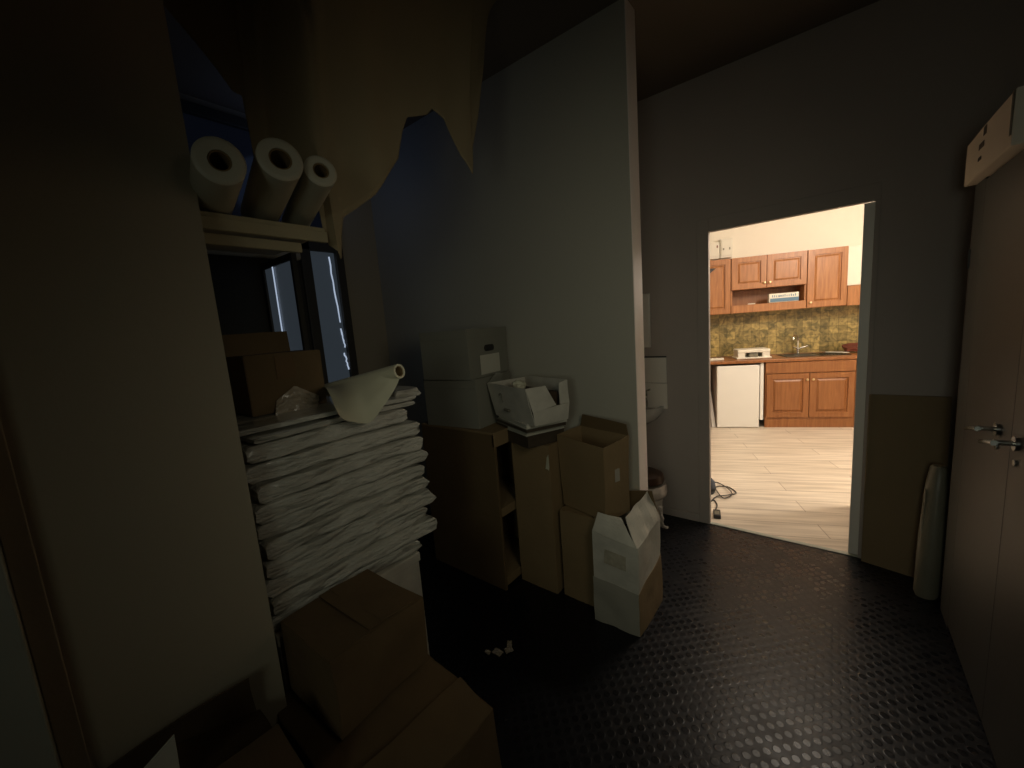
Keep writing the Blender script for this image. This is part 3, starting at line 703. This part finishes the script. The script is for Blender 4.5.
def panel_door(parent, x0, x1, z0, z1, y, m, knob=None, name='door'):
    """raised and fielded door; front faces -y"""
    bm = bmesh.new(); fr = .062
    box(bm, x0, x1, y - .006, y + .014, z0, z1)
    for a in ((x0, x0 + fr, z0, z1), (x1 - fr, x1, z0, z1), (x0 + fr, x1 - fr, z0, z0 + fr), (x0 + fr, x1 - fr, z1 - fr, z1)): box(bm, a[0], a[1], y - .02, y - .006, a[2], a[3])
    d_ = obj(name, bm, m, parent)
    g_ = .014
    bm = bmesh.new(); a0, a1, b0, b1 = x0 + fr + g_, x1 - fr - g_, z0 + fr + g_, z1 - fr - g_
    i_ = .02
    v0 = [bm.verts.new(p) for p in ((a0, y - .006, b0), (a1, y - .006, b0), (a1, y - .006, b1), (a0, y - .006, b1))]
    v1 = [bm.verts.new(p) for p in ((a0 + i_, y - .018, b0 + i_), (a1 - i_, y - .018, b0 + i_), (a1 - i_, y - .018, b1 - i_), (a0 + i_, y - .018, b1 - i_))]
    bm.faces.new(v1); [bm.faces.new([v0[k], v0[(k + 1) % 4], v1[(k + 1) % 4], v1[k]]) for k in range(4)]
    obj('raised_panel', bm, m, d_)
    if knob:
        bm = bmesh.new(); lathe(bm, [(.005, 0), (.006, .010), (.014, .018), (.015, .024), (.010, .031), (.0001, .033)], n=18)
        bm.transform(Matrix.Translation((knob[0], y - .02, knob[1])) @ Matrix.Rotation(PI / 2, 4, 'X')); obj('knob', bm, M['brass'], d_, True)
    return d_
def base_unit(label, s0, w, knobs=True):
    o = kthing('base_cabinet', label, 'kitchen cabinet', s0)
    obj('carcass', B((0, w, .0, .585, .127, .826)), M['oakd'], o)
    obj('plinth', B((0, w, .0, .03, .001, .127)), M['oakd'], o)
    obj('drawer_front', B((.002, w - .002, -.018, -.001, .690, .826), bev=.003), M['oakd'], o)
    m_ = w / 2
    panel_door(o, .012, m_ - .004, .135, .680, -.002, M['oakd'], (m_ - .030, .605))
    panel_door(o, m_ + .004, w - .012, .135, .680, -.002, M['oakd'], (m_ + .030, .605))
    return o
base_unit('oak base cabinet under the sink with two panelled doors', 0.005, .935)
base_unit('oak base cabinet at the right end of the worktop', .942, .9)
obj_sp = kthing('side_board', 'white side board between the white appliance and the sink cabinet', 'board', -.03)
obj('board', B((-.018, .018, .0, .58, .10, .825)), M['white'], obj_sp)
wtop = obj('worktop', B((-1.7, 2.2, -.035, WT - .009, .832, .868), bev=.004), M['oakd'], None, False, KO, KR)
tag(wtop, 'long brown wood-edged kitchen worktop in front of the olive tiles', 'worktop')
fr = kthing('fridge', 'small white under-counter appliance left of the sink cabinet', 'fridge', -.305)
obj('fridge_body', B((-.235, .235, .025, .55, .012, .80), bev=.006), M['white'], fr)
obj('fridge_door', B((-.240, .240, -.03, .02, .008, .805), bev=.008), M['white'], fr)
for a in (-.2, .2): 
    bm = bmesh.new(); lathe(bm, [(.018, .0005), (.018, .012)], n=14); bm.transform(Matrix.Translation((a, .06, 0))); obj('foot', bm, M['black'], fr)
wp = kthing('leaning_board', 'narrow white board leaning in the gap left of the white appliance', 'board', -.583)
bm = bmesh.new(); slab(bm, (-.012, .02, 0), (.030, .02, 0), (-.004, .20, .52), (-.040, .20, .52), t=.012, n=2); obj('board', bm, M['white'], wp)
lu = kthing('base_cabinet', 'oak base cabinet at the far left of the worktop', 'kitchen cabinet', -1.55)
obj('carcass', B((0, .88, .02, .585, .001, .826)), M['oakd'], lu); panel_door(lu, .01, .87, .135, .80, .018, M['oakd'], (.82, .6))
# wall units
UY = .30
def wall_unit(label, s0, s1, z0, z1, doors_, name='wall_cabinet'):
    o = kthing(name, label, 'kitchen cabinet', s0, UY, z0)
    w = s1 - s0
    obj('carcass', B((0, w, .02, WT - UY - .002, 0, z1 - z0)), M['oak'], o)
    for (a, b, kn) in doors_: panel_door(o, a, b, .006, z1 - z0 - .004, .018, M['oak'], kn)
    return o
wl = wall_unit('tall oak wall cabinet at the left edge of the doorway view', -.80, -.316, 1.455, 2.16, [(.004, .478, None)])
bm = bmesh.new(); vs = [bm.verts.new(p) for p in ((.20, -.006, .515), (.31, -.006, .60), (.20, -.006, .605))]; bm.faces.new(vs)
r_ = bmesh.ops.extrude_face_region(bm, geom=bm.faces[:]); [setattr(v.co, 'y', v.co.y + .003) for v in r_['geom'] if isinstance(v, bmesh.types.BMVert)]
obj('black_sticker', bm, M['black'], wl)
wall_unit('wide oak wall cabinet with two short panelled doors above the open shelf', -.312, .530, 1.750, 2.16, [(.004, .400, (.375, .065)), (.408, .838, (.435, .065))])
nb = kthing('open_shelf', 'oak open shelf under the short wall cabinets holding a blue and white packet', 'shelf', -.312, UY, 1.455)
obj('bottom_board', B((.0, .842, .02, .298, .0, .018)), M['oak'], nb)
obj('valance', B((.0, .842, .0, .018, .0, .100), bev=.003), M['oak'], nb)
obj('shelf_back', B((.0, .842, .27, .298, .02, .292)), M['oakd'], nb)
obj('side', B((.0, .016, .02, .268, .02, .292)), M['oak'], nb); obj('side', B((.826, .842, .02, .268, .02, .292)), M['oak'], nb)
obj('shelf_board', B((.017, .825, .02, .268, .085, .100)), M['oak'], nb)
wall_unit('tall oak wall cabinet with one large panelled door right of the open shelf', .534, .955, 1.455, 2.16, [(.004, .417, (.035, .065))])
xr = kthing('cooker_hood', 'pale cooker hood panel above a low oak front, right of the wall cabinets', 'hood', .960, UY, 1.45)
obj('hood_panel', B((0, .60, .03, .297, .242, .70), bev=.002), M['whitep'], xr); obj('oak_front', B((0, .60, .0, .29, 0, .238), bev=.002), M['oak'], xr)
pk = kthing('film_packet', 'blue and white printed packet lying on the open shelf', 'packet', .30, UY + .08, 1.557)
obj('packet_body', B((-.165, .165, -.03, .03, 0, .112), bev=.004), M['whitep'], pk)
obj('blue_band', B((-.152, .166, -.032, -.0305, .006, .052)), M['blue'], pk)
bm = bmesh.new(); random.seed(8)
for k in range(12): box(bm, -.13 + k * .023, -.13 + k * .023 + random.uniform(.008, .017), -.032, -.0305, .066, .066 + random.uniform(.018, .03))
obj('printed_lettering', bm, M['blue'], pk)
pg = kthing('wooden_peg', 'small pale wooden peg lying on the open shelf', 'peg', -.06, UY + .06, 1.558)
obj('peg_half', B((-.045, .04, -.008, -.001, 0, .012), bev=.002), M['whitep'], pg); obj('peg_half', B((-.045, .035, .001, .008, 0, .012), bev=.002), M['oak'], pg)
# white boxes on the units
for s, w, hgt, lab in ((-.325, .145, .245, 'white meter box with small sockets high on the wall above the oak cabinets'), (-.475, .135, .215, 'white meter box with red mark at the left, high on the wall')):
    o = kthing('meter_box', lab, 'box', s, WT, 2.20)
    obj('casing', B((-w / 2, w / 2, -.09, -.001, 0, hgt), bev=.004), M['whitep'], o)
    obj('cover', B((-w / 2 + .01, w / 2 - .01, -.098, -.091, .03, hgt - .02), bev=.003), M['whitep'], o)
    if s > -.4:
        obj('socket', B((-.045, -.028, -.101, -.098, .10, .125)), M['ink'], o); obj('socket', B((.03, .045, -.101, -.098, .10, .13)), M['ink'], o)
    else: obj('red_mark', B((.03, .045, -.101, -.098, .14, .17)), M['red'], o)
# things on the worktop
dr = kthing('storage_tray', 'white plastic lidded tray with slotted side on the worktop by the tiles', 'tray', -.085, .26, .869)
obj('tray_base', B((-.20, .20, -.13, .13, 0, .018), bev=.006), M['whitep'], dr)
obj('tray_lid', B((-.185, .185, -.12, .12, .075, .118), bev=.010, seg=3), M['whitep'], dr)
obj('tray_frame', B((-.18, -.10, -.115, .115, .018, .075), (.10, .18, -.115, .115, .018, .075), (-.10, .10, .05, .115, .018, .075)), M['whitep'], dr)
obj('drawer_insert', B((-.05, .05, -.112, -.02, .02, .066), bev=.003), M['ink'], dr)
ps = kthing('power_strip', 'white power strip lying at the left end of the worktop', 'power strip', -.55, .12, .869)
obj('strip_body', B((-.13, .11, -.035, .035, 0, .03), bev=.006), M['whitep'], ps)
for k in range(4): obj('socket', B((-.11 + k * .05, -.075 + k * .05, -.018, .018, .03, .032)), M['ink'], ps)
sk = kthing('sink', 'dark inset kitchen sink with drainer in the worktop', 'sink', .60, .28, .869)
bm = bmesh.new(); box(bm, -.34, .34, -.18, .18, 0, .004); obj('rim', bm, M['steel'], sk)
obj('bowl', B((-.31, .02, -.15, .15, .004, .006), bev=.001), M['black'], sk); obj('drainer', B(*[(.05 + k * .038, .065 + k * .038, -.15, .15, .004, .008) for k in range(7)]), M['steel'], sk)
tp = kthing('kitchen_tap', 'tall curved chrome mixer tap behind the kitchen sink', 'tap', .52, .50, .869)
bm = bmesh.new(); lathe(bm, [(.026, 0), (.026, .012), (.018, .02), (.018, .07)], n=20); obj('tap_body', bm, M['chrome'], tp, True)
bm = bmesh.new(); tube(bm, smooth_curve([(0, 0, .07), (0, 0, .17), (-.015, -.02, .235), (-.055, -.06, .25), (-.085, -.10, .225), (-.09, -.11, .19)]), .012, 10); obj('spout', bm, M['chrome'], tp, True)
bm = bmesh.new(); tube(bm, [(.0, -.015, .06), (.04, -.03, .085), (.10, -.04, .10)], [.012, .010, .008], 10); obj('lever', bm, M['chrome'], tp, True)
bm = bmesh.new(); tube(bm, [(.0, -.015, .06), (-.03, -.03, .08), (-.07, -.045, .10)], [.010, .008, .006], 10); obj('lever', bm, M['chrome'], tp, True)
ct = kthing('tea_towel', 'red-brown folded cloth at the right end of the worktop', 'cloth', 1.07, .36, .869)
bm = bmesh.new(); slab(bm, (-.11, -.1, .03), (.12, -.1, .03), (.12, .1, .10), (-.08, .1, .07), t=.04, n=8); crumple(bm, .02, 12, 3); obj('folded_cloth', bm, M['red'], ct)
kn = kthing('white_spatula', 'white plastic spatula lying beside the red cloth near the sink', 'utensil', .84, .26, .880)
bm = bmesh.new(); tube(bm, [(-.07, .08, .010), (.03, -.02, .010), (.06, -.05, .012)], [.006, .006, .005], 8); obj('handle', bm, M['whitep'], kn); obj('blade', B((.04, .10, -.11, -.04, .008, .012), bev=.001), M['whitep'], kn)

# charger on the kitchen floor
ch = thing('power_adapter', 'black power adapter brick lying on the pale floor inside the doorway', 'adapter', (-.632, 3.075, 0), R(14))
obj('brick', B((-.024, .024, -.05, .05, .001, .030), bev=.004), M['black'], ch)
obj('brick_label', B((-.016, .016, -.035, .02, .0302, .0308)), M['ink'], ch)
bm = bmesh.new(); tube(bm, smooth_curve([(-.612, 3.135, .012), (-.62, 3.25, .008), (-.66, 3.34, .006), (-.675, 3.31, .006), (-.655, 3.41, .01), (-.60, 3.46, .012), (-.54, 3.56, .006), (-.62, 3.66, .006), (-.70, 3.60, .012), (-.655, 3.47, .016), (-.60, 3.40, .012), (-.56, 3.50, .014), (-.61, 3.60, .018), (-.72, 3.72, .006), (-.80, 3.64, .006)], 10), .0045, 8)
tag(obj('charger_cable', bm, M['black'], None, True, (-.045, -.01, 0)), 'looped thin black cable beside the adapter on the pale floor', 'cable')
rb = thing('rounded_device', 'dark grey rounded device on the kitchen floor at the left jamb', 'device', (-.785, 3.47, 0))
bm = bmesh.new(); lathe(bm, [(.05, .001), (.058, .02), (.062, .06), (.055, .10), (.035, .125), (.0001, .13)], n=28); obj('shell', bm, M['slate'], rb, True)
bm = bmesh.new(); lathe(bm, [(.0625, .03), (.064, .035), (.064, .045), (.0625, .05)], n=28, closed=True); obj('band', bm, M['black'], rb, True)

# ------------------------------------------------------------------ lights
def area(name, loc, rot, size, power, col, sy=None, spread=None):
    l = bpy.data.lights.new(name, 'AREA'); l.energy = power; l.color = col; l.size = size
    if sy: l.shape = 'RECTANGLE'; l.size_y = sy
    if spread: l.spread = R(spread)
    o = bpy.data.objects.new(name, l); C.objects.link(o); o.location = loc
    o.rotation_euler = rot
    return o
def aim(p, q): return (V(q) - V(p)).to_track_quat('-Z', 'Y').to_euler()
l = bpy.data.lights.new('kitchen_lamp', 'POINT'); l.energy = 125; l.color = (1, .89, .75); l.shadow_soft_size = .22
o = bpy.data.objects.new('kitchen_lamp', l); C.objects.link(o); o.location = (1.15, 4.5, 2.5)
area('kitchen_floor_fill', (-.1, 3.8, 2.86), (0, 0, 0), .8, 26, (1, .89, .75))  # added fill light, evens out the door leaf's shadow on the kitchen floor
area('room_fill', (.15, -1.35, 1.5), aim((.15, -1.35, 1.5), (-.45, 2.5, .7)), .6, 1.15, (.92, 1, .82), None, 84)
l = bpy.data.lights.new('side_fill', 'SPOT'); l.energy = 17; l.color = (1, .93, .72); l.shadow_soft_size = .3; l.spot_size = R(112); l.spot_blend = 1
o = bpy.data.objects.new('side_fill', l); C.objects.link(o); o.location = (.36, .55, 1.75); o.rotation_euler = aim((.36, .55, 1.75), (-1.2, 2.0, 1.02))
l = bpy.data.lights.new('window_night_glow', 'POINT'); l.energy = .5; l.color = (.34, .50, 1); l.shadow_soft_size = .25
o = bpy.data.objects.new('window_night_glow', l); C.objects.link(o); o.location = (-2.62, 1.35, 2.62)

w = bpy.data.worlds.new('night'); bpy.context.scene.world = w; w.use_nodes = True
w.node_tree.nodes['Background'].inputs[0].default_value = (.02, .03, .06, 1); w.node_tree.nodes['Background'].inputs[1].default_value = .5

# ------------------------------------------------------------------ camera
cam = bpy.data.cameras.new('camera'); cam.sensor_width = 36; cam.lens = 400 / 1024 * 36; cam.clip_start = .02
co = bpy.data.objects.new('camera', cam); C.objects.link(co)
co.matrix_world = Matrix(((0.78162530, -0.02981420, 0.62303531, 0), (0.61925694, 0.15674269, -0.76938454, 0), (-0.07471765, 0.98718936, 0.14097670, 1.5), (0, 0, 0, 1)))
bpy.context.scene.camera = co
bpy.context.scene.view_settings.view_transform = 'Standard'
bpy.context.scene.view_settings.look = 'None'
bpy.context.scene.view_settings.exposure = 0
